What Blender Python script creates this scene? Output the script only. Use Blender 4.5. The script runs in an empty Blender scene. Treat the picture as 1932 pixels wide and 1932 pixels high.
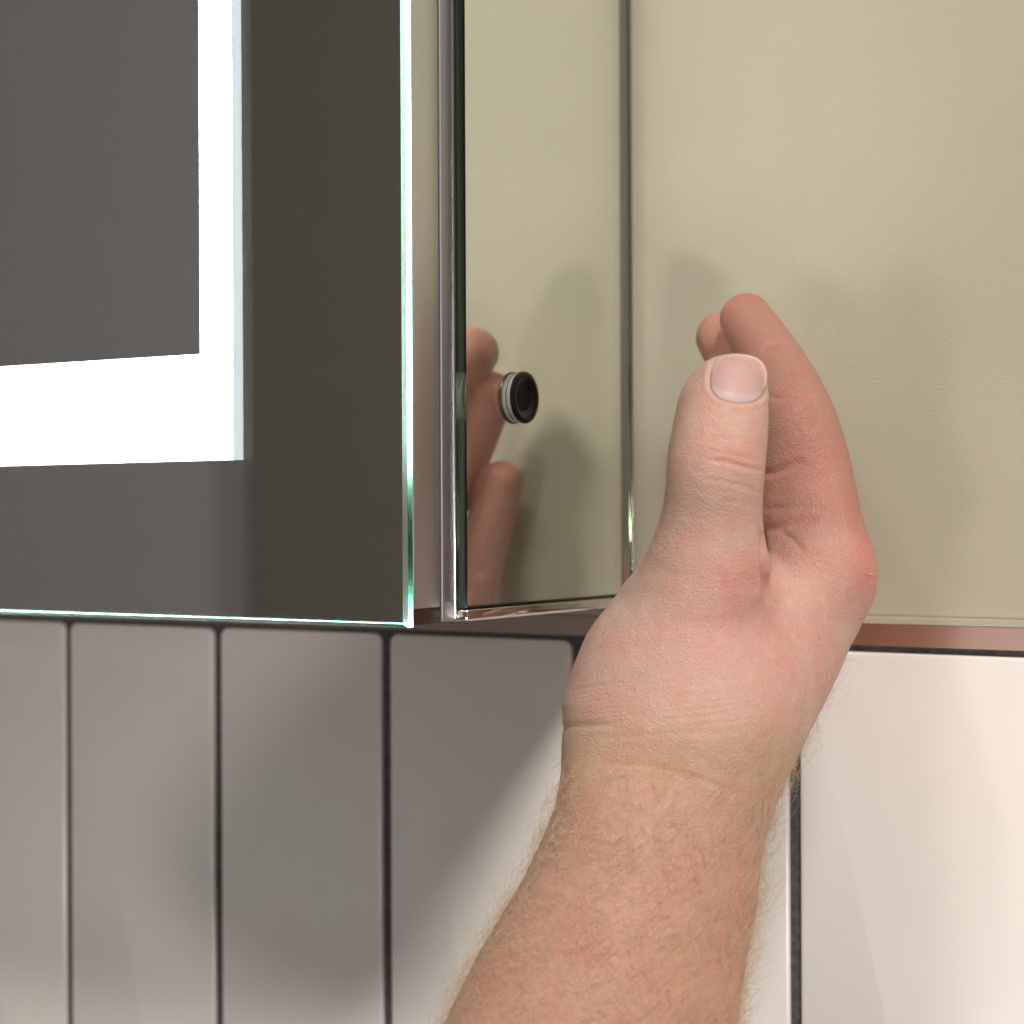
import bpy, bmesh, math, random
import numpy as np
from mathutils import Vector, Matrix

random.seed(7)
rng = np.random.default_rng(11)
scene = bpy.context.scene
col = scene.collection

# ------------------------------------------------------------------ camera
# pixel frame of the measured photograph: 1932 x 1932
F, YAW, ROLL, HY, CX = 3450.0, math.radians(31.5), 0.0045, 972.0, 966.0
CAM = np.array([0.2784, -0.5298, 1.40])
AX = np.array([-math.sin(YAW), math.cos(YAW), 0.0])      # viewing direction (level)
RT = np.array([math.cos(YAW), math.sin(YAW), 0.0])
UP = np.array([0.0, 0.0, 1.0])
cr, sr = math.cos(ROLL), math.sin(ROLL)
cam_d = bpy.data.cameras.new('camera')
cam = bpy.data.objects.new('camera', cam_d)
col.objects.link(cam)
rc, uc = RT * cr - UP * sr, UP * cr + RT * sr
cam.matrix_world = Matrix([[rc[0], uc[0], -AX[0], CAM[0]], [rc[1], uc[1], -AX[1], CAM[1]],
                           [rc[2], uc[2], -AX[2], CAM[2]], [0, 0, 0, 1]])
cam_d.sensor_width = 36.0
cam_d.lens = F / 1932.0 * 36.0
cam_d.shift_y = (HY - 966.0) / 1932.0
cam_d.clip_start, cam_d.clip_end = 0.02, 50.0
cam_d.dof.use_dof = True
cam_d.dof.focus_distance = 0.495
cam_d.dof.aperture_fstop = 13.0
scene.camera = cam

# ------------------------------------------------------------------ world, lamps, exposure
world = bpy.data.worlds.new('World')
scene.world = world
world.use_nodes = True
bg = world.node_tree.nodes['Background']
bg.inputs['Color'].default_value = (1.0, 0.94, 0.88, 1)
bg.inputs['Strength'].default_value = 0.165

def area_lamp(name, loc, target, size, power, color):
    d = bpy.data.lights.new(name, 'AREA')
    d.shape = 'DISK'
    d.size, d.energy, d.color = size, power, color
    o = bpy.data.objects.new(name, d)
    col.objects.link(o)
    o.location = loc
    o.rotation_euler = (Vector(target) - Vector(loc)).to_track_quat('-Z', 'Y').to_euler()
    return o

WARM = (1.0, 0.945, 0.90)
area_lamp('ceiling_downlight', (1.35, -1.49, 3.50), (0.05, 0, 1.35), 0.62, 66.0, WARM)
area_lamp('ceiling_downlight', (-0.15, -1.25, 2.77), (0.0, 0, 1.35), 0.16, 4.0, WARM)
area_lamp('added_low_light', (-0.08, -2.30, 0.80), (0.05, 0, 1.42), 0.30, 6.0, WARM)  # unseen low light, added for the soft shadow right of the hand
area_lamp('added_low_light', (0.95, -0.98, 1.00), (0.03, 0, 1.42), 0.17, 5.6, WARM)  # unseen low light, added for the fingertip shadow and as fill

vs = scene.view_settings
vs.view_transform = 'Standard'
vs.look = 'None'
vs.exposure = 0.12
vs.gamma = 1.0
vs.use_curve_mapping = False
cy = scene.cycles
cy.use_denoising = True
cy.max_bounces, cy.glossy_bounces, cy.transmission_bounces, cy.diffuse_bounces = 40, 32, 40, 4
cy.volume_bounces = 0
cy.sample_clamp_indirect = 30.0
cy.caustics_refractive = True
cy.caustics_reflective = True
cy.blur_glossy = 0.2

# ------------------------------------------------------------------ helpers
def U(px, py, z):
    """pixel (1932 frame) at camera depth z -> world point"""
    dx, dy = px - CX, py - HY
    u, v = dx * cr - dy * sr, dx * sr + dy * cr
    return CAM + AX * z + RT * (u / F * z) - UP * (v / F * z)

def proj(P):
    d = P - CAM
    z = d @ AX
    u, v = d @ RT / z * F, -(d @ UP) / z * F
    return CX + u * cr + v * sr, HY - u * sr + v * cr, z

def mat(name, color=(.5, .5, .5), rough=.5, metal=0.0, spec=.5):
    m = bpy.data.materials.new(name)
    m.use_nodes = True
    b = m.node_tree.nodes['Principled BSDF']
    b.inputs['Base Color'].default_value = (*color, 1)
    b.inputs['Roughness'].default_value = rough
    b.inputs['Metallic'].default_value = metal
    b.inputs['Specular IOR Level'].default_value = spec
    return m, m.node_tree.nodes, m.node_tree.links, b

def add_noise_bump(n, l, b, scale, strength, dist, detail=3, coord='Object'):
    tc = n.new('ShaderNodeTexCoord')
    tx = n.new('ShaderNodeTexNoise')
    tx.inputs['Scale'].default_value = scale
    tx.inputs['Detail'].default_value = detail
    bp = n.new('ShaderNodeBump')
    bp.inputs['Strength'].default_value = strength
    bp.inputs['Distance'].default_value = dist
    l.new(tc.outputs[coord], tx.inputs['Vector'])
    l.new(tx.outputs['Fac'], bp.inputs['Height'])
    l.new(bp.outputs['Normal'], b.inputs['Normal'])
    return tc, tx, bp

def color_noise(n, l, b, tc, scale, c0, c1, lo=.35, hi=.65, detail=3, sock='Base Color'):
    tx = n.new('ShaderNodeTexNoise')
    tx.inputs['Scale'].default_value = scale
    tx.inputs['Detail'].default_value = detail
    rp = n.new('ShaderNodeValToRGB')
    rp.color_ramp.elements[0].position, rp.color_ramp.elements[1].position = lo, hi
    rp.color_ramp.elements[0].color, rp.color_ramp.elements[1].color = (*c0, 1), (*c1, 1)
    l.new(tc.outputs['Object'], tx.inputs['Vector'])
    l.new(tx.outputs['Fac'], rp.inputs['Fac'])
    l.new(rp.outputs['Color'], b.inputs[sock])

def link(name, me, m=None, parent=None, kind=None):
    o = bpy.data.objects.new(name, me)
    col.objects.link(o)
    if m is not None and not me.materials:
        for x in (m if isinstance(m, (list, tuple)) else [m]):
            me.materials.append(x)
    if parent is not None:
        o.parent = parent
    if kind:
        o['kind'] = kind
    return o

def tag(o, label, cat, group=None):
    o['label'], o['category'] = label, cat
    if group:
        o['group'] = group

def box_mesh(name, x0, x1, y0, y1, z0, z1, bevel=0.0, seg=2):
    bm = bmesh.new()
    bmesh.ops.create_cube(bm, size=1.0)
    for v in bm.verts:
        v.co = Vector(((x0 + x1) / 2 + v.co.x * (x1 - x0), (y0 + y1) / 2 + v.co.y * (y1 - y0),
                       (z0 + z1) / 2 + v.co.z * (z1 - z0)))
    if bevel:
        bmesh.ops.bevel(bm, geom=bm.edges[:], offset=bevel, segments=seg, affect='EDGES', profile=.5)
    me = bpy.data.meshes.new(name)
    bm.to_mesh(me)
    bm.free()
    if bevel:
        for p in me.polygons:
            p.use_smooth = True
        me.set_sharp_from_angle(angle=math.radians(35))
    return me

def lathe_x(name, prof, seg=72):
    """profile [(x, r)] turned about the X axis"""
    bm = bmesh.new()
    rings = []
    for x, r in prof:
        if r < 1e-7:
            rings.append([bm.verts.new((x, 0, 0))])
        else:
            rings.append([bm.verts.new((x, r * math.cos(2 * math.pi * k / seg), r * math.sin(2 * math.pi * k / seg)))
                          for k in range(seg)])
    for a, b in zip(rings, rings[1:]):
        for k in range(seg):
            q = [a[k % len(a)], a[(k + 1) % len(a)], b[(k + 1) % len(b)], b[k % len(b)]]
            q = [v for i, v in enumerate(q) if v not in q[:i]]
            if len(q) > 2:
                bm.faces.new(q)
    bmesh.ops.recalc_face_normals(bm, faces=bm.faces[:])
    me = bpy.data.meshes.new(name)
    bm.to_mesh(me)
    bm.free()
    for p in me.polygons:
        p.use_smooth = True
    me.set_sharp_from_angle(angle=math.radians(40))
    return me

# ------------------------------------------------------------------ materials
m_paint, n, l, b = mat('olive_paint', (.425, .396, .295), .62)
tc, tx, bp = add_noise_bump(n, l, b, 1300, .22, .0004, 4)
color_noise(n, l, b, tc, 14, (.412, .385, .287), (.438, .408, .304))

m_tile, n, l, b = mat('tile_glaze', (.80, .76, .72), .16)
tc, tx, bp = add_noise_bump(n, l, b, 22, .25, .002, 2)
color_noise(n, l, b, tc, 9, (.79, .745, .70), (.82, .77, .725))

m_grout, n, l, b = mat('dark_grout', (.075, .07, .072), .9)
tc, tx, bp = add_noise_bump(n, l, b, 1500, .6, .0006, 4)
color_noise(n, l, b, tc, 500, (.055, .052, .055), (.10, .093, .095))

m_chrome, n, l, b = mat('polished_metal', (.80, .76, .73), .09, 1.0)
add_noise_bump(n, l, b, 60, .15, .0008, 2)
m_alu, n, l, b = mat('satin_aluminium', (.66, .65, .635), .44, 1.0)
tc, tx, bp = add_noise_bump(n, l, b, 2500, .12, .0003, 2)
m_post, n, l, b = mat('grey_aluminium', (.42, .42, .445), .50, 1.0)
add_noise_bump(n, l, b, 2500, .12, .0003, 2)
m_cap, n, l, b = mat('dark_brown_plastic', (.035, .018, .012), .35)
add_noise_bump(n, l, b, 900, .3, .0004, 3)
m_carcass, *_ = mat('carcass_grey', (.16, .15, .14), .5)
m_dark, *_ = mat('recess_black', (.012, .012, .012), .6)
m_rubber, n, l, b = mat('black_plastic', (.005, .0045, .004), .26, 0, .25)
add_noise_bump(n, l, b, 1800, .1, .0003, 2)
m_lens, *_ = mat('sensor_lens', (.002, .002, .002), .4, 0, .12)
m_ferrule, *_ = mat('pale_ferrule', (.80, .79, .72), .35)
m_hinge, *_ = mat('backing_paint', (.05, .055, .05), .6)

def glass_mat(name, density, rough=0.0, tint=(.30, .86, .74)):
    m = bpy.data.materials.new(name)
    m.use_nodes = True
    n, l = m.node_tree.nodes, m.node_tree.links
    n.clear()
    out = n.new('ShaderNodeOutputMaterial')
    g = n.new('ShaderNodeBsdfGlass')
    g.inputs['Roughness'].default_value = rough
    g.inputs['IOR'].default_value = 1.52
    v = n.new('ShaderNodeVolumeAbsorption')
    v.inputs['Color'].default_value = (*tint, 1)
    v.inputs['Density'].default_value = density
    l.new(g.outputs[0], out.inputs['Surface'])
    l.new(v.outputs[0], out.inputs['Volume'])
    return m

m_glass = glass_mat('float_glass', 9.0)
m_side_edge = glass_mat('side_glass_edge', 20.0, .08, (.42, .62, .44))
m_side = glass_mat('side_glass', 12.0, 0.0, (.60, .78, .58))
m_ground = glass_mat('ground_glass_edge', 9.0, .32)
m_edge = glass_mat('polished_glass_edge', 9.0, .24)
m_silver = bpy.data.materials.new('silvering')
m_silver.use_nodes = True
n, l = m_silver.node_tree.nodes, m_silver.node_tree.links
n.clear()
out = n.new('ShaderNodeOutputMaterial')
g = n.new('ShaderNodeBsdfGlossy')
g.inputs['Roughness'].default_value = 0.0
g.inputs['Color'].default_value = (.93, .93, .91, 1)
l.new(g.outputs[0], out.inputs['Surface'])
m_led = bpy.data.materials.new('frosted_led_panel')
m_led.use_nodes = True
n, l = m_led.node_tree.nodes, m_led.node_tree.links
n.clear()
out = n.new('ShaderNodeOutputMaterial')
e = n.new('ShaderNodeEmission')
e.inputs['Color'].default_value = (.86, .94, 1.0, 1)
e.inputs['Strength'].default_value = 16.0
l.new(e.outputs[0], out.inputs['Surface'])

# ------------------------------------------------------------------ the setting
def wall_sheet(name, x0, x1, z0, z1, y, m, thick=.02):
    o = link(name, box_mesh(name, x0, x1, y, y + thick, z0, z1), m, None, 'structure')
    return o

TILE_TOP = 1.3580
painted = wall_sheet('wall_painted', -1.3, 1.3, 1.3600, 2.6, .0016, m_paint)
tiled = wall_sheet('wall_tiled', -1.3, 1.3, .60, 1.3598, .0016, m_grout)
m_room, n, l, b = mat('room_plaster', (.52, .485, .50), .8)
tc, tx, bp = add_noise_bump(n, l, b, 60, .2, .002)
m_room2, n, l, b = mat('room_olive_paint', (.235, .21, .172), .8)
tc, tx, bp = add_noise_bump(n, l, b, 60, .2, .002)
link('wall_opposite', box_mesh('wall_opposite', -4.6, -2.125, -2.70, -2.64, 0, 3.0), m_room, None, 'structure')
link('wall_opposite_return', box_mesh('wall_opposite_return', -2.12, 1.6, -2.66, -2.60, 0, 3.0), m_room2, None, 'structure')

# tiles: each a bevelled slab with rounded corners, standing proud of the grout
def tile_mesh(w, h, rad, depth, bev):
    pts = []
    for cx_, cz_, a0 in ((w / 2 - rad, h / 2 - rad, 0), (-w / 2 + rad, h / 2 - rad, 90),
                         (-w / 2 + rad, -h / 2 + rad, 180), (w / 2 - rad, -h / 2 + rad, 270)):
        for k in range(5):
            a = math.radians(a0 + 22.5 * k)
            pts.append((cx_ + rad * math.cos(a), cz_ + rad * math.sin(a)))
    bm = bmesh.new()
    def ring(ins, y):
        sx, sz = (w / 2 - ins) / (w / 2), (h / 2 - ins) / (h / 2)
        return [bm.verts.new((x * sx, y, z * sz)) for x, z in pts]
    rings = [ring(0, depth), ring(0, bev), ring(bev * .3, bev * .3), ring(bev, 0.0)]
    for a, c in zip(rings, rings[1:]):
        for k in range(len(pts)):
            j = (k + 1) % len(pts)
            bm.faces.new((a[k], a[j], c[j], c[k]))
    bm.faces.new(rings[-1])
    bmesh.ops.recalc_face_normals(bm, faces=bm.faces[:])
    me = bpy.data.meshes.new('tile')
    bm.to_mesh(me)
    bm.free()
    for p in me.polygons:
        p.use_smooth = len(p.vertices) == 4
    me.set_sharp_from_angle(angle=math.radians(50))
    return me

PITCH, GX = .0777, .0559
t_me = tile_mesh(PITCH - .0036, .300, .0032, .004, .0009)
for k in range(-6, 5):
    t = link('tile', t_me, m_tile, tiled)
    t.location = (GX + PITCH * (k + .5) + random.uniform(-.0002, .0002), random.uniform(-.00015, .00015),
                  TILE_TOP - .15 + random.uniform(-.0002, .0002))
    t.rotation_euler = (random.uniform(-.002, .002), 0, random.uniform(-.003, .003))

trim = bpy.data.objects.new('tile_trim', None)
col.objects.link(trim)
trim.location = (0, 0, 1.3600)
tag(trim, 'polished metal edge trim running along the top of the white tiles', 'trim')
m_lip, n, l, b = mat('trim_lip_metal', (.42, .39, .30), .45)
m_pink_reflect, n, l, b = mat('trim_metal_reflection_tint', (.74, .585, .54), .27, 1.0)  # pink reflection of skin painted into the metal's colour
link('face_strip', box_mesh('face_strip', -1.3, 1.3, -.0008, .0012, .0000, .0066), m_pink_reflect, trim)
link('lip', box_mesh('lip', -1.3, 1.3, -.0004, .0014, 0.0067, .0089, .0003), m_lip, trim)

# ------------------------------------------------------------------ mirror cabinet
XS = -.0035                 # outer side plane of the door
YF, YB = -.1247, -.1207     # front and back of the door glass
ZB, ZT = 1.3697, 2.07
XL = -.62
cab = bpy.data.objects.new('mirror_cabinet', None)
col.objects.link(cab)
cab.location = (-.31, -.06, ZB)
tag(cab, 'wall mirror cabinet with lit white frame, glass edges and mirrored side', 'cabinet')
bpy.context.view_layer.update()
INV = cab.matrix_world.inverted()

def cpart(name, me, m, parent=None):
    """cabinet part given in world coordinates"""
    o = link(name, me, m)
    p = parent or cab
    o.parent = p
    o.matrix_parent_inverse = p.matrix_world.inverted()
    return o

door = cpart('door', box_mesh('door', XL + .001, XS - .0009, YB + .0001, -.1078, ZB + .0012, ZT - .001, .0003), m_carcass)
bpy.context.view_layer.update()

def slab_glass(name, u0, u1, z0, z1, front, back, bev, axis, strip=None):
    """glass sheet: bevelled front, polished edges, silvered (and partly lit) back face.
    axis 'y': sheet in XZ, front at y=front; axis 'x': sheet in YZ, front at x=front."""
    bm = bmesh.new()
    s = 1 if back > front else -1
    def V(u, d, z):
        return bm.verts.new((u, d, z) if axis == 'y' else (d, u, z))
    def loop(ins, d):
        return [V(u0 + ins, d, z0 + ins), V(u1 - ins, d, z0 + ins), V(u1 - ins, d, z1 - ins), V(u0 + ins, d, z1 - ins)]
    A, B, Cc = loop(bev, front), loop(0, front + s * bev), loop(0, back - s * bev * .6)
    D = loop(bev * .6, back)
    for P, Q, mi in ((A, B, 3), (B, Cc, 4), (Cc, D, 3)):
        for k in range(4):
            j = (k + 1) % 4
            f = bm.faces.new((P[k], P[j], Q[j], Q[k]))
            f.material_index = mi
    bm.faces.new(A).material_index = 0
    if strip is None:
        bm.faces.new(D).material_index = 1
    else:
        us = [u0 + bev * .6] + strip[0] + [u1 - bev * .6]
        zs = [z0 + bev * .6] + strip[1] + [z1 - bev * .6]
        g = {}
        for i, u in enumerate(us):
            for k, z in enumerate(zs):
                corner = {(0, 0): 0, (len(us) - 1, 0): 1, (len(us) - 1, len(zs) - 1): 2, (0, len(zs) - 1): 3}.get((i, k))
                g[i, k] = D[corner] if corner is not None else V(u, back, z)
        for i in range(len(us) - 1):
            for k in range(len(zs) - 1):
                f = bm.faces.new((g[i, k], g[i + 1, k], g[i + 1, k + 1], g[i, k + 1]))
                ring = (i in (1, 3) and 1 <= k <= 3) or (k in (1, 3) and 1 <= i <= 3)
                f.material_index = 2 if ring else 1
    bmesh.ops.recalc_face_normals(bm, faces=bm.faces[:])
    me = bpy.data.meshes.new(name)
    bm.to_mesh(me)
    bm.free()
    return me

LX1, LX0 = -.0653, -.0775
LZ0, LZ1 = 1.4164, 1.4473
dg = slab_glass('mirror_glass', XL, XS, ZB, ZT, YF, YB, .0010, 'y',
                ([XL + .062, XL + .0742, LX0, LX1], [LZ0, LZ1, ZT - .0777, ZT - .0467]))
o = cpart('mirror_glass', dg, [m_glass, m_silver, m_led, m_ground, m_edge], door)
o['label'] = 'front mirror with a glowing white frosted frame'
cpart('edge_frame', box_mesh('edge_frame', XS - .0009, XS - .0002, YB + .0001, -.1078, ZB + .0049, ZT - .002, .00025), m_alu, door)
o = cpart('corner_cap', box_mesh('corner_cap', XS - .004, XS - .0001, YB + .0001, -.1077, ZB + .0004, ZB + .0046, .00025), m_cap, door)
o['label'] = 'dark brown corner cap at the bottom of the door edge'
cpart('bottom_rail', box_mesh('bottom_rail', XL + .002, XS - .0042, YB + .0001, -.1079, ZB + .0003, ZB + .0011, .0002), m_alu, door)

cpart('body', box_mesh('body', XL, -.0070, -.1068, -.0012, ZB + .0015, ZT - .001), m_carcass)
cpart('corner_post', box_mesh('corner_post', -.0068, XS, -.1069, -.1003, ZB + .0008, ZT - .001, .0005, 3), m_post)
cpart('highlight_bead', box_mesh('highlight_bead', XS - .001, XS + .0004, -.1010, -.1003, ZB + .0012, ZT - .001, .0003, 3), m_chrome)  # extra strip, added to catch a bright highlight line beside the post
sg = slab_glass('side_mirror', -.1000, -.0020, ZB + .0042, ZT - .002, 0.0, -.0033, .0004, 'x')
cpart('side_mirror', sg, [m_side, m_silver, m_led, m_side_edge, m_side_edge])
cpart('side_backing', box_mesh('side_backing', -.0068, -.0034, -.0999, -.0020, ZB + .0015, ZT - .001), m_hinge)
cpart('side_rail', box_mesh('side_rail', -.0066, .0004, -.1002, -.0008, ZB + .0006, ZB + .0039, .0007, 3), m_chrome)
cpart('back_post', box_mesh('back_post', -.0066, .0011, -.0017, -.0005, ZB + .0042, ZT - .002, .0003, 3), m_chrome)

# touchless switch: black cap on a pale ferrule that passes through the glass
SY, SZ = -.0692, 1.4346
cap = cpart('sensor_switch', lathe_x('sensor_switch', [(0.00002, .0058), (0.00002, .0073), (.00025, .00765), (.0007, .0077), (.0011, .00755),
                                                       (.00135, .0071), (.0014, .0064), (.0012, .0054), (.0006, .0046), (.0003, .0040)]), m_rubber)
cap.location = Vector((0, SY, SZ))
bpy.context.view_layer.update()
def spart(name, me, m):
    o = link(name, me, m)
    o.parent = cap
    return o
spart('ferrule', lathe_x('ferrule', [(-.0029, .0072), (0.0, .0072)]), m_ferrule)
spart('lens', lathe_x('lens', [(.0003, .0041), (.00028, .003), (.00025, 0)]), m_lens)

# ------------------------------------------------------------------ the hand (signed distance field -> one mesh)
VOX = 0.0010
LO = np.array([-.015, -.215, 1.135])
HI = np.array([.125, .000, 1.475])
N = np.ceil((HI - LO) / VOX).astype(int) + 1
gx = [LO[i] + VOX * np.arange(N[i], dtype=np.float64) for i in range(3)]

class Field:
    def __init__(self):
        self.d = np.full(tuple(N), .05, np.float32)
    def sub(self, lo, hi):
        a = np.clip(np.floor((lo - LO) / VOX).astype(int), 0, N - 1)
        c = np.clip(np.ceil((hi - LO) / VOX).astype(int) + 1, 1, N)
        return tuple(slice(x, y) for x, y in zip(a, c))
    def merge(self, sl, v, k):
        a = self.d[sl]
        if k > 0:
            h = np.maximum(k - np.abs(a - v), 0) / k
            self.d[sl] = np.minimum(a, v) - h * h * k * .25
        else:
            self.d[sl] = np.minimum(a, v)
    def cone(self, p, q, r0, r1, k=.004, flat=None):
        """tapered capsule; flat=(direction, factor<1) thins it along a direction"""
        p, q = np.asarray(p, float), np.asarray(q, float)
        R = max(r0, r1) + .018
        sl = self.sub(np.minimum(p, q) - R, np.maximum(p, q) + R)
        X, Y, Z = (g[s] for g, s in zip(gx, sl))
        ba = q - p
        L2 = ba @ ba
        dx, dy, dz = (X - p[0])[:, None, None], (Y - p[1])[None, :, None], (Z - p[2])[None, None, :]
        t = np.clip((dx * ba[0] + dy * ba[1] + dz * ba[2]) / L2, 0, 1)
        ex, ey, ez = dx - t * ba[0], dy - t * ba[1], dz - t * ba[2]
        s = ex * ex + ey * ey + ez * ez
        if flat is not None:
            n_, f_ = flat
            n_ = np.asarray(n_) / np.linalg.norm(n_)
            w = ex * n_[0] + ey * n_[1] + ez * n_[2]
            s = s + w * w * (1 / f_ ** 2 - 1)
        v = (np.sqrt(s) - (r0 + t * (r1 - r0))).astype(np.float32)
        self.merge(sl, v, k)
    def chain(self, pts, rad, k=.004, flat=None):
        """smooth tapered tube through the joints (spline, so no swelling where the pieces meet)"""
        Q = np.array([np.r_[p, r] for p, r in zip(pts, rad)])
        Q = np.vstack([2 * Q[0] - Q[1], Q, 2 * Q[-1] - Q[-2]])
        out = []
        for i in range(1, len(Q) - 2):
            for t in np.arange(0, 1, .2):
                out.append(.5 * (2 * Q[i] + (Q[i + 1] - Q[i - 1]) * t + (2 * Q[i - 1] - 5 * Q[i] + 4 * Q[i + 1] - Q[i + 2]) * t * t
                                 + (3 * Q[i] - Q[i - 1] - 3 * Q[i + 1] + Q[i + 2]) * t ** 3))
        out.append(Q[-2])
        for a, c in zip(out, out[1:]):
            self.cone(a[:3], c[:3], a[3], c[3], 0, flat)

def pxr(r_px, z):
    return r_px / F * z

palm, fing, thumb = Field(), Field(), Field()

# fingers (tip, dip, pip, mcp); index from its outline, the others from their mirror images
I_T, I_D, I_P, I_M = U(1408, 603, .537), U(1462, 692, .519), U(1504, 795, .502), U(1547, 1058, .490)
fing.chain([I_T, I_D, I_P, U(1538, 920, .496), I_M], [.0078, .0091, .0108, .0109, .0126], .006)
fing.cone(U(1490, 870, .503), U(1505, 990, .497), .0085, .0110, .006)          # pulp of the first joint
M_T, M_D, M_P, M_M = [np.array(v) for v in ((.0435, -.0235, 1.4535), (.056, -.030, 1.438), (.070, -.040, 1.413), (.088, -.054, 1.376))]
R_T, R_D, R_P, R_M = [np.array(v) for v in ((.042, -.0160, 1.4400), (.049, -.018, 1.4245), (.0590, -.022, 1.4045), (.077, -.037, 1.366))]
L_T, L_D, L_P, L_M = [np.array(v) for v in ((.0380, -.0150, 1.4110), (.0425, -.016, 1.396), (.051, -.017, 1.374), (.067, -.028, 1.347))]
for a, rr in (((M_T, M_D, M_P, M_M), (.0083, .0093, .0106, .0118)), ((R_T, R_D, R_P, R_M), (.0079, .0089, .0102, .0113)),
              ((L_T, L_D, L_P, L_M), (.0071, .0081, .0091, .0103))):
    f = Field()
    f.chain(list(a), list(rr), .004)
    fing.merge((slice(None),) * 3, f.d, .0014)

# palm: metacarpals to the wrist, filled
W_I, W_L = U(1365, 1370, .485), U(1265, 1380, .508)
W_M, W_R = W_I * .67 + W_L * .33, W_I * .33 + W_L * .67
for m_, w_, r in ((I_M, W_I, .0125), (M_M, W_M, .0125), (R_M, W_R, .012), (L_M, W_L, .0115)):
    palm.cone(m_, w_, r, .0185, .012)
palm.cone((I_M + M_M) / 2, (W_I + W_M) / 2, .0115, .018, .010)
palm.cone((R_M + M_M) / 2, (W_R + W_M) / 2, .0115, .018, .010)
palm.cone(U(1515, 1150, .497), U(1400, 1330, .480), .0150, .0220, .012)        # back of the hand towards the thumb
palm.cone(U(1322, 1150, .470), U(1300, 1340, .474), .0165, .0250, .012)        # thumb metacarpal, front mass
palm.cone(U(1255, 1175, .480), U(1215, 1330, .482), .0130, .0195, .012)        # thenar edge
palm.cone(U(1440, 1215, .484), U(1345, 1330, .472), .0125, .0200, .012)
# wrist and forearm
depth = (AX, .78)
palm.cone(U(1290, 1345, .474), U(1272, 1470, .474), .0295, .0285, .010, depth)
palm.cone(U(1272, 1470, .474), U(1192, 1700, .463), .0285, .0312, .010, depth)
palm.cone(U(1192, 1700, .463), U(1115, 1932, .452), .0312, .0358, .010, depth)
palm.cone(U(1115, 1932, .452), U(960, 2360, .432), .0358, .0415, .010, depth)

# thumb
T_T, T_I, T_M = U(1375, 742, .459), U(1352, 872, .455), U(1335, 1070, .465)
thumb.chain([T_T, U(1364, 800, .456), T_I, U(1345, 955, .459), T_M], [.0098, .0113, .0121, .0124, .0143], .005)
thumb.cone(U(1340, 770, .464), U(1328, 850, .464), .0078, .0080, .006)          # pad turned to the palm side
thumb.cone(T_M, U(1308, 1230, .472), .0137, .0190, .006)

palm.merge((slice(None),) * 3, fing.d, .006)
palm.merge((slice(None),) * 3, thumb.d, .007)
SD = palm.d

def surface_nets(S):
    s = S < 0
    nx, ny, nz = S.shape
    c = np.zeros((nx - 1, ny - 1, nz - 1), np.int8)
    for i in (0, 1):
        for j in (0, 1):
            for k in (0, 1):
                c += s[i:nx - 1 + i, j:ny - 1 + j, k:nz - 1 + k]
    act = (c > 0) & (c < 8)
    idx = np.full(act.shape, -1, np.int64)
    ijk = np.argwhere(act)
    idx[act] = np.arange(len(ijk))
    acc = np.zeros((len(ijk), 3))
    cnt = np.zeros(len(ijk))
    corners = [(i, j, k) for i in (0, 1) for j in (0, 1) for k in (0, 1)]
    val = {cc: S[ijk[:, 0] + cc[0], ijk[:, 1] + cc[1], ijk[:, 2] + cc[2]].astype(float) for cc in corners}
    for a in corners:
        for ax_ in range(3):
            if a[ax_] == 0:
                b_ = tuple(1 if i == ax_ else a[i] for i in range(3))
                va, vb = val[a], val[b_]
                m_ = (va < 0) != (vb < 0)
                t = np.where(m_, va / np.where(m_, va - vb, 1), 0)
                p = np.tile(np.array(a, float), (len(ijk), 1))
                p[:, ax_] += t
                acc[m_] += p[m_]
                cnt[m_] += 1
    verts = LO + VOX * (ijk + acc / cnt[:, None])
    quads = []
    for ax_ in range(3):
        o1, o2 = [(1, 2), (2, 0), (0, 1)][ax_]
        sl0 = [slice(None)] * 3
        sl1 = [slice(None)] * 3
        sl0[ax_], sl1[ax_] = slice(0, -1), slice(1, None)
        a, b_ = s[tuple(sl0)], s[tuple(sl1)]
        e = np.argwhere(a != b_)
        ok = (e[:, o1] > 0) & (e[:, o2] > 0) & (e[:, o1] < S.shape[o1] - 1) & (e[:, o2] < S.shape[o2] - 1)
        e = e[ok]
        flip = b_[e[:, 0], e[:, 1], e[:, 2]]
        def cell(d1, d2):
            q = e.copy()
            q[:, o1] -= d1
            q[:, o2] -= d2
            return idx[q[:, 0], q[:, 1], q[:, 2]]
        q = np.stack([cell(1, 1), cell(0, 1), cell(0, 0), cell(1, 0)], 1)
        q[flip] = q[flip][:, ::-1]
        quads.append(q)
    return verts, np.concatenate(quads)

hv, hq = surface_nets(SD)
del palm, fing, thumb

def edges_of(q):
    e = np.concatenate([q[:, [0, 1]], q[:, [1, 2]], q[:, [2, 3]], q[:, [3, 0]]])
    e.sort(1)
    return np.unique(e, axis=0)

def smooth(v, e, it, lam=.5, mu=-.52):
    deg = np.bincount(e.ravel(), minlength=len(v))[:, None].astype(float)
    for i in range(it):
        for w in (lam, mu):
            s = np.zeros_like(v)
            for ax_ in range(3):
                s[:, ax_] = np.bincount(e[:, 0], v[e[:, 1], ax_], len(v)) + np.bincount(e[:, 1], v[e[:, 0], ax_], len(v))
            v = v + w * (s / deg - v)
    return v

hv = smooth(hv, edges_of(hq), 8)
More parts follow.
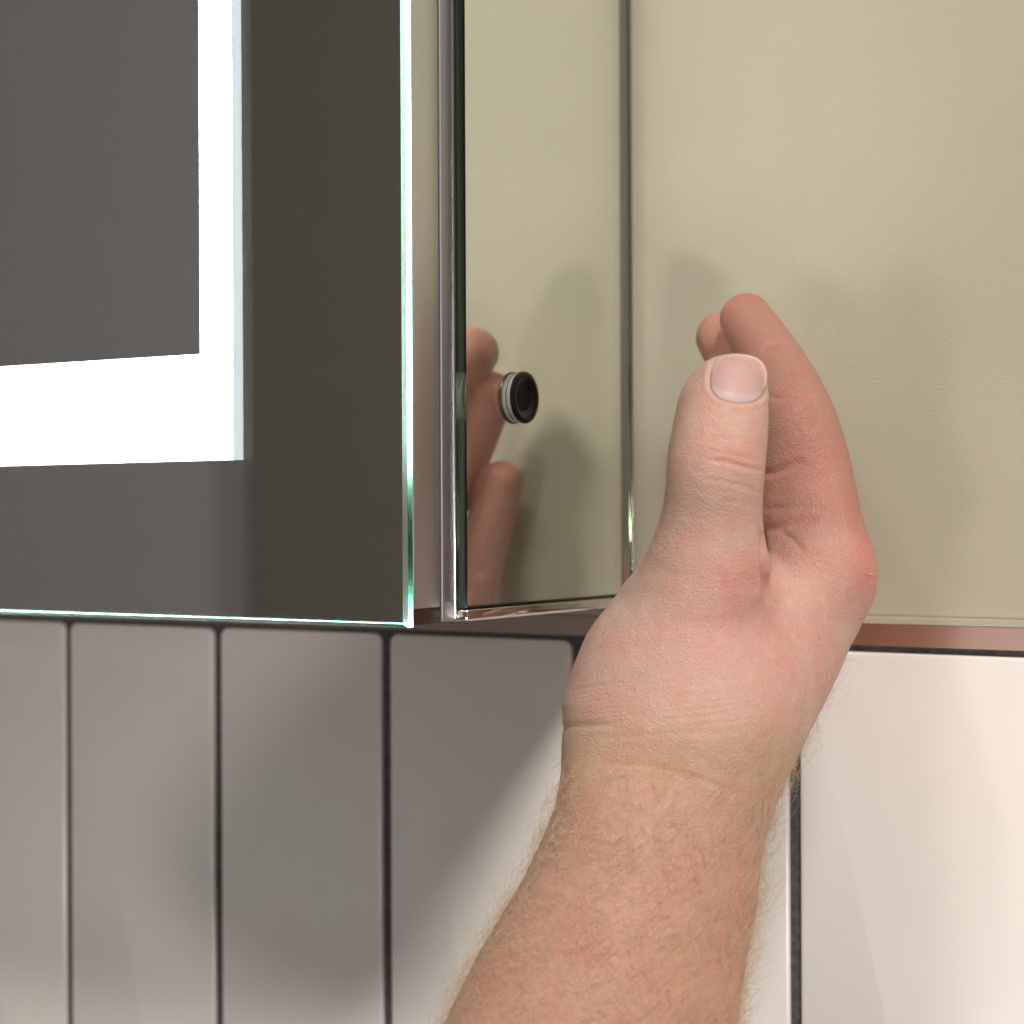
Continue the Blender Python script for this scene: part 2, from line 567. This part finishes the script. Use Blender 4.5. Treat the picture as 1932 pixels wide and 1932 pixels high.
# ease the wrist and forearm to their measured widths: rows (height in the 1932 frame, left, right)
ROWS = np.array([(1120, 1152, 1641), (1160, 1122, 1634), (1200, 1098, 1620), (1260, 1076, 1594), (1330, 1059, 1560), (1372, 1061, 1538), (1400, 1057, 1524),
                 (1450, 1053, 1500), (1520, 1041, 1469), (1580, 1020, 1450), (1650, 985, 1438), (1720, 943, 1428), (1790, 902, 1415),
                 (1860, 868, 1405), (1932, 832, 1394), (2100, 755, 1370), (2500, 590, 1310)], float)
hx, hy, hz = proj(hv)
yb = np.arange(1100, 2460, 20.0)
cl = np.array([hx[np.abs(hy - y) < 14].min() for y in yb]); crr = np.array([hx[np.abs(hy - y) < 14].max() for y in yb])
ker = np.ones(5) / 5
pad = lambda a: np.convolve(np.r_[[a[0]] * 2, a, [a[-1]] * 2], ker, 'valid')
L0, R0 = np.interp(hy, yb, pad(cl)), np.interp(hy, yb, pad(crr))
L1, R1 = np.interp(hy, ROWS[:, 0], ROWS[:, 1]), np.interp(hy, ROWS[:, 0], ROWS[:, 2])
tq = np.clip((hx - L0) / (R0 - L0), 0, 1)
shift = ((L1 - L0) * (1 - tq) + (R1 - R0) * tq) * np.clip((hy - 1080) / 90, 0, 1)
hv = hv + RT * (shift / F * hz)[:, None]

def mesh_from(name, v, q):
    me = bpy.data.meshes.new(name)
    me.from_pydata(v.tolist(), [], q.tolist())
    me.update()
    me.polygons.foreach_set('use_smooth', np.ones(len(me.polygons), bool))
    return me

# one level of subdivision so that creases have room
tmp = bpy.data.objects.new('tmp', mesh_from('tmp', hv, hq))
col.objects.link(tmp)
tmp.modifiers.new('s', 'SUBSURF').levels = 1
dg_ = bpy.context.evaluated_depsgraph_get()
ev = bpy.data.meshes.new_from_object(tmp.evaluated_get(dg_))
bpy.data.objects.remove(tmp)
nv = len(ev.vertices)
co = np.empty(nv * 3); ev.vertices.foreach_get('co', co); co = co.reshape(-1, 3)
qd = np.empty(len(ev.loops), np.int32); ev.loops.foreach_get('vertex_index', qd); qd = qd.reshape(-1, 4)

def normals(v, q):
    fn = np.cross(v[q[:, 2]] - v[q[:, 0]], v[q[:, 3]] - v[q[:, 1]])
    nn = np.zeros_like(v)
    for k in range(4):
        for ax_ in range(3):
            nn[:, ax_] += np.bincount(q[:, k], fn[:, ax_], len(v))
    return nn / np.maximum(np.linalg.norm(nn, axis=1), 1e-12)[:, None]

nrm = normals(co, qd)
if ((co - co.mean(0)) * nrm).sum() < 0:
    qd = qd[:, ::-1].copy(); nrm = -nrm
px, py, pz = proj(co)
view = co - CAM
view /= np.linalg.norm(view, axis=1)[:, None]
facing = -(view * nrm).sum(1)

def poly_dist(pts):
    """distance in pixels (1932 frame) to a polyline and the parameter 0..1 along it"""
    pts = np.array(pts, float)
    best = np.full(nv, 1e9); par = np.zeros(nv)
    n_ = len(pts) - 1
    for i in range(n_):
        a, b_ = pts[i], pts[i + 1]
        ab = b_ - a
        t = np.clip(((px - a[0]) * ab[0] + (py - a[1]) * ab[1]) / (ab @ ab), 0, 1)
        d = np.hypot(px - a[0] - t * ab[0], py - a[1] - t * ab[1])
        m_ = d < best
        best[m_] = d[m_]; par[m_] = (i + t[m_]) / n_
    return best, par

disp = np.zeros(nv)
crease_amt = np.zeros(nv)
def crease(pts, depth_mm, width, zlo=0, zhi=1, bulge=.35):
    d, t = poly_dist(pts)
    ok = (facing > -.1) & (pz > zlo) & (pz < zhi)
    fade = np.clip(np.minimum(t, 1 - t) * 6, 0, 1) ** .7
    g = np.exp(-(d / width) ** 2) * fade * ok
    h = np.exp(-((d - 2.3 * width) / (1.6 * width)) ** 2) * fade * ok
    disp[:] += -depth_mm * .001 * g + depth_mm * .001 * bulge * h
    crease_amt[:] = np.maximum(crease_amt, g * min(1, depth_mm))

TH = dict(zlo=.42, zhi=.468)
crease([(1340, 868), (1372, 872), (1400, 880), (1442, 890)], .34, 4, **TH)
crease([(1330, 850), (1365, 855), (1400, 862), (1436, 872)], .13, 4, **TH)
crease([(1322, 903), (1365, 908), (1405, 918), (1440, 930)], .14, 4, **TH)
crease([(1350, 826), (1390, 828), (1430, 842)], .10, 4, **TH)
crease([(1355, 942), (1400, 950), (1438, 956)], .08, 4, **TH)
crease([(1345, 786), (1380, 782), (1420, 790)], .12, 4, **TH)
FI = dict(zlo=.47, zhi=.60, bulge=.12)
crease([(1436, 664), (1452, 650), (1475, 645), (1500, 650)], .45, 6, **FI)
crease([(1440, 748), (1475, 752), (1505, 744), (1545, 748)], .45, 6, **FI)
crease([(1425, 892), (1462, 893), (1490, 880), (1520, 868)], .6, 8, **FI)
crease([(1430, 960), (1480, 958), (1530, 955)], .25, 6, **FI)
crease([(1425, 1002), (1470, 996), (1510, 985), (1545, 978)], .6, 8, **FI)
crease([(1470, 1000), (1495, 1018), (1520, 1045)], .45, 6, **FI)
crease([(1430, 1035), (1460, 1042), (1480, 1060)], .3, 6, **FI)
crease([(1437, 1000), (1437, 1060), (1446, 1095), (1452, 1140)], 1.6, 8, zlo=.455, zhi=.60, bulge=.2)
# wrist
crease([(1052, 1380), (1075, 1370), (1120, 1368), (1170, 1372)], .26, 5)
crease([(1100, 1392), (1180, 1388), (1280, 1384), (1400, 1378)], .12, 6)
crease([(1130, 1440), (1230, 1445), (1320, 1470), (1400, 1500)], .18, 6)
for k in range(9):
    y0 = 1290 + 9 * k
    crease([(1075 + 4 * k, y0 + 14), (1130, y0 + 4), (1180, y0 - 3)], .22, 3.2)
for k in range(16):
    y0 = 1308 + 5.2 * k + random.uniform(-2, 2)
    x0 = 1190 + random.uniform(0, 110)
    crease([(x0, y0), (x0 + 70, y0 - 6), (x0 + 150, y0 - 18)], random.uniform(.03, .09), 2.4)

# thumbnail bed
NC = np.array([1394., 714.])
def nail_uv(x, y):
    """coordinates of the nail: u across (-1..1), v along (-1 root .. 1 tip)"""
    a = math.radians(6)
    dx, dy = x - NC[0], y - NC[1]
    return (dx * math.cos(a) + dy * math.sin(a)) / 56.0, -(-dx * math.sin(a) + dy * math.cos(a)) / 46.0
nu, nvv = nail_uv(px, py)
rad = (np.abs(nu) ** 2.6 + np.abs(nvv) ** 2.6) ** (1 / 2.6)
on_thumb = (pz < .466) & (py < 840) & (py > 600) & (facing > 0)
disp[on_thumb] += (-.0007 * (1 - 1 / (1 + np.exp(-(rad - 1.0) / .035))) + .00024 * np.exp(-((rad - 1.13) / .10) ** 2) * (nvv < .55))[on_thumb]
# gentle unevenness of the skin
co0 = co.copy()
co = co + nrm * disp[:, None]
nrm2 = normals(co, qd)

# ---- pigment, per vertex (the skin's own colour, with shade painted in on the fingers)
def blob(x, y, rx, ry, zlo=0, zhi=1, rot=0):
    c, s = math.cos(math.radians(rot)), math.sin(math.radians(rot))
    dx, dy = px - x, py - y
    u, v = (dx * c + dy * s) / rx, (-dx * s + dy * c) / ry
    return np.exp(-(u * u + v * v)) * ((pz > zlo) & (pz < zhi))
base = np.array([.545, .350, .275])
pink = np.array([.560, .305, .255])
red = np.array([.60, .205, .165])
tan = np.array([.450, .258, .190])
pale = np.array([.575, .400, .315])
def sstep(a, b_, x):
    t = np.clip((x - a) / (b_ - a), 0, 1)
    return t * t * (3 - 2 * t)
C_ = np.tile(base, (nv, 1))
def mixc(c, w):
    global C_
    w = np.clip(w, 0, 1)[:, None]
    C_ = C_ * (1 - w) + c * w
mixc(pink, .75 * blob(1350, 1170, 190, 130) + .35 * blob(1480, 1250, 120, 120))
mixc(np.array([.37, .185, .135]), .95 * sstep(.468, .482, pz) * sstep(1130, 960, py))  # flushed fingers, with their weaker light painted in as a darker colour
mixc(pale, .7 * blob(1180, 1130, 70, 130) + .6 * blob(1240, 1340, 130, 45) + .35 * blob(1300, 1020, 60, 90))
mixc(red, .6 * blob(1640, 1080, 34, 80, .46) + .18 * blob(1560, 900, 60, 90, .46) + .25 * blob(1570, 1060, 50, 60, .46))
mixc(red, .50 * blob(1385, 860, 40, 26, 0, .468) + .30 * blob(1375, 1080, 60, 40, 0, .475))
mixc(tan, .85 * sstep(1370, 1480, py + .06 * (px - 1200)))
mixc(np.array([.52, .355, .235]), .8 * np.exp(-((py - 1430 - .05 * (px - 1250)) / 75) ** 2))
mixc(np.array([.46, .235, .17]), .55 * sstep(1540, 1760, py))
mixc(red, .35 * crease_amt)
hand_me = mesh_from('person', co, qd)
att = hand_me.color_attributes.new('painted_tone', 'FLOAT_COLOR', 'POINT')
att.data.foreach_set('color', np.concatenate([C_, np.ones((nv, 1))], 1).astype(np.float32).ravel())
arm_w = sstep(1330, 1560, py)
a2 = hand_me.attributes.new('forearm', 'FLOAT', 'POINT')
a2.data.foreach_set('value', arm_w.astype(np.float32))

m_skin, n, l, b = mat('skin', base, .48)
b.inputs['Subsurface Weight'].default_value = .35
b.inputs['Subsurface Radius'].default_value = (1.0, .35, .2)
b.inputs['Subsurface Scale'].default_value = .0022
b.inputs['Specular IOR Level'].default_value = .38
at = n.new('ShaderNodeAttribute'); at.attribute_name = 'painted_tone'
fa = n.new('ShaderNodeAttribute'); fa.attribute_name = 'forearm'
tc = n.new('ShaderNodeTexCoord')
def noise(scale, detail=4, rough=.55):
    t = n.new('ShaderNodeTexNoise')
    t.inputs['Scale'].default_value, t.inputs['Detail'].default_value, t.inputs['Roughness'].default_value = scale, detail, rough
    l.new(tc.outputs['Object'], t.inputs['Vector'])
    return t
def mixrgb(a, c, f, mode='MIX'):
    m_ = n.new('ShaderNodeMix'); m_.data_type = 'RGBA'; m_.blend_type = mode
    for s_, v_ in ((m_.inputs['A'], a), (m_.inputs['B'], c), (m_.inputs['Factor'], f)):
        if isinstance(v_, bpy.types.NodeSocket):
            l.new(v_, s_)
        else:
            s_.default_value = v_ if isinstance(v_, float) else (*v_, 1)
    return m_.outputs['Result']
def ramp(src, lo, hi, v0=0., v1=1.):
    m_ = n.new('ShaderNodeMapRange')
    l.new(src, m_.inputs['Value'])
    for nm, v_ in (('From Min', lo), ('From Max', hi), ('To Min', v0), ('To Max', v1)):
        m_.inputs[nm].default_value = v_
    return m_.outputs['Result']
def mul(a, c):
    m_ = n.new('ShaderNodeMath'); m_.operation = 'MULTIPLY'
    for s_, v_ in zip(m_.inputs, (a, c)):
        if isinstance(v_, bpy.types.NodeSocket): l.new(v_, s_)
        else: s_.default_value = v_
    return m_.outputs[0]
blot = ramp(noise(95, 4).outputs['Fac'], .42, .66)
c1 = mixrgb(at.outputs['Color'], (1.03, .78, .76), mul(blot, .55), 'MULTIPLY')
mott = ramp(noise(210, 5, .65).outputs['Fac'], .45, .68)
c2 = mixrgb(c1, (.45, .265, .16), mul(mul(mott, fa.outputs['Fac']), .72))
palep = ramp(noise(260, 3).outputs['Fac'], .52, .70)
c3 = mixrgb(c2, (1.10, 1.18, 1.20), mul(palep, .45), 'MULTIPLY')
vor = n.new('ShaderNodeTexVoronoi'); vor.inputs['Scale'].default_value = 240
l.new(tc.outputs['Object'], vor.inputs['Vector'])
fre = mul(ramp(vor.outputs['Distance'], .16, .06), ramp(noise(60, 2).outputs['Fac'], .50, .62))
c4 = mixrgb(c3, (.34, .16, .09), mul(fre, .40))
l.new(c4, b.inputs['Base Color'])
# fine relief: criss-cross skin lines and pores
v2 = n.new('ShaderNodeTexVoronoi'); v2.feature = 'DISTANCE_TO_EDGE'; v2.inputs['Scale'].default_value = 1100
l.new(tc.outputs['Object'], v2.inputs['Vector'])
bp1 = n.new('ShaderNodeBump'); bp1.inputs['Strength'].default_value = .5; bp1.inputs['Distance'].default_value = .00022
l.new(ramp(v2.outputs['Distance'], 0, .25), bp1.inputs['Height'])
bp2 = n.new('ShaderNodeBump'); bp2.inputs['Strength'].default_value = .5; bp2.inputs['Distance'].default_value = .0007
l.new(noise(260, 5, .6).outputs['Fac'], bp2.inputs['Height'])
l.new(bp1.outputs['Normal'], bp2.inputs['Normal'])
l.new(bp2.outputs['Normal'], b.inputs['Normal'])

person = link('person', hand_me, m_skin)
tag(person, 'bare right hand and hairy forearm held up beside the black sensor switch', 'hand')

# thumbnail plate, laid on the bed
def bed_depth(x, y):
    """depth of the undisplaced thumb surface under a pixel (mean of the nearest vertices)"""
    d = np.hypot(px[cand] - x, py[cand] - y)
    k = np.argsort(d)[:6]
    w = 1 / (d[k] + .5)
    return (pz[cand][k] * w).sum() / w.sum(), (nrm[cand][k] * w[:, None]).sum(0)
cand = np.where((pz < .470) & (py < 820) & (py > 620) & (facing > .02))[0]
NG = 26
nvx, ncol = [], []
for j in range(NG + 1):
    for i in range(NG + 1):
        s_, t_ = 2 * i / NG - 1, 2 * j / NG - 1
        # square to superellipse
        r_ = max(abs(s_), abs(t_))
        if r_ > 0:
            q = (abs(s_) ** 2.6 + abs(t_) ** 2.6) ** (1 / 2.6)
            s2, t2 = s_ * r_ / q, t_ * r_ / q
        else:
            s2 = t2 = 0
        ex = 1.0 if t2 < .2 else 1.0 + .06 * (t2 - .2)
        a = math.radians(6)
        uu, vv = s2 * 55.5, -t2 * 45.0 * ex
        X = NC[0] + uu * math.cos(a) - vv * math.sin(a)
        Y = NC[1] + uu * math.sin(a) + vv * math.cos(a)
        z_, nn_ = bed_depth(min(X, 1444), Y)
        nn_ = nn_ / np.linalg.norm(nn_)
        h_ = -.00035 + .00060 * (1 - r_ ** 4)
        if t2 > .5:
            h_ += .00045 * (t2 - .5)
        nvx.append(U(X, Y, z_) + nn_ * h_)
        # colour: pink bed, pale moon at the root, whitish free edge
        edge = np.clip((r_ - .90) / .05, 0, 1) * (t2 > -.1 if s2 > 0 else t2 > .2)
        moon = np.clip((-t2 - .60 + .25 * s2 * s2) / .08, 0, 1)
        c_ = np.array([.50, .315, .285]) * (1 - moon) + np.array([.54, .39, .375]) * moon
        c_ = c_ * (1 - edge) + np.array([.66, .53, .42]) * edge
        ncol.append([*c_, 1])
nq = [[j * (NG + 1) + i, j * (NG + 1) + i + 1, (j + 1) * (NG + 1) + i + 1, (j + 1) * (NG + 1) + i] for j in range(NG) for i in range(NG)]
nvx = np.array(nvx)
nme = mesh_from('thumb_nail', nvx, np.array(nq))
na = nme.color_attributes.new('painted_tone', 'FLOAT_COLOR', 'POINT')
na.data.foreach_set('color', np.array(ncol, np.float32).ravel())
m_nail, n, l, b = mat('nail', (.6, .4, .35), .46, 0, .28)
at = n.new('ShaderNodeAttribute'); at.attribute_name = 'painted_tone'
l.new(at.outputs['Color'], b.inputs['Base Color'])
b.inputs['Subsurface Weight'].default_value = .3
b.inputs['Subsurface Scale'].default_value = .001
nail = link('thumb_nail', nme, m_nail, person)
sol = nail.modifiers.new('thickness', 'SOLIDIFY'); sol.thickness = .0004; sol.offset = -1
nail['label'] = 'short pale pink thumbnail with a thin whitish edge'

# forearm hair: fine blond strands rooted on the skin
tri = np.concatenate([qd[:, [0, 1, 2]], qd[:, [0, 2, 3]]])
fc = co[tri].mean(1)
fpx, fpy, fpz = proj(fc)
ar = np.linalg.norm(np.cross(co[tri[:, 1]] - co[tri[:, 0]], co[tri[:, 2]] - co[tri[:, 0]]), axis=1)
dens = sstep(1390, 1600, fpy) * (fpy < 2150)
dens = dens + .20 * sstep(1180, 1420, fpy) * sstep(1400, 1600, fpx + .35 * (fpy - 1250)) * (fpx > 1380)
w = ar * dens
NH = 5600
pick = rng.choice(len(tri), NH, p=w / w.sum())
bc = rng.dirichlet((1, 1, 1), NH)
root = (co[tri[pick]] * bc[:, :, None]).sum(1)
hn = nrm2[tri[pick]].mean(1)
hn /= np.linalg.norm(hn, axis=1)[:, None]
arm_dir = U(1272, 1470, .474) - U(1115, 1932, .452)
arm_dir /= np.linalg.norm(arm_dir)
side = np.cross(hn, arm_dir)
NPT = 7
hc = bpy.data.hair_curves.new('arm_hair')
hc.add_curves([NPT] * NH)
ln = rng.uniform(.005, .015, NH)
ang = rng.normal(0, .7, NH)
curl = rng.normal(0, 2.0, NH)
P = np.zeros((NH, NPT, 3))
P[:, 0] = root - hn * .0003
lift = rng.uniform(.25, .75, NH)
for k in range(1, NPT):
    f_ = k / (NPT - 1)
    th_ = ang + curl * f_
    dirn = (np.cos(th_)[:, None] * -arm_dir * .2 + np.cos(th_)[:, None] * side * .75 + np.sin(th_)[:, None] * arm_dir)
    dirn = dirn + hn * (lift * (1 - .9 * f_))[:, None]
    dirn /= np.linalg.norm(dirn, axis=1)[:, None]
    P[:, k] = P[:, k - 1] + dirn * (ln / (NPT - 1))[:, None]
hc.attributes['position'].data.foreach_set('vector', P.astype(np.float32).ravel())
ra = hc.attributes.get('radius') or hc.attributes.new('radius', 'FLOAT', 'POINT')
rr = np.tile(np.linspace(1, .4, NPT) * .000040, (NH, 1))
ra.data.foreach_set('value', rr.astype(np.float32).ravel())
m_hair, n, l, b = mat('blond_hair', (.50, .36, .21), .4)
b.inputs['Transmission Weight'].default_value = 0.0
hair = link('arm_hair', hc, m_hair, person, 'stuff')
print('hand verts', nv, 'quads', len(qd))
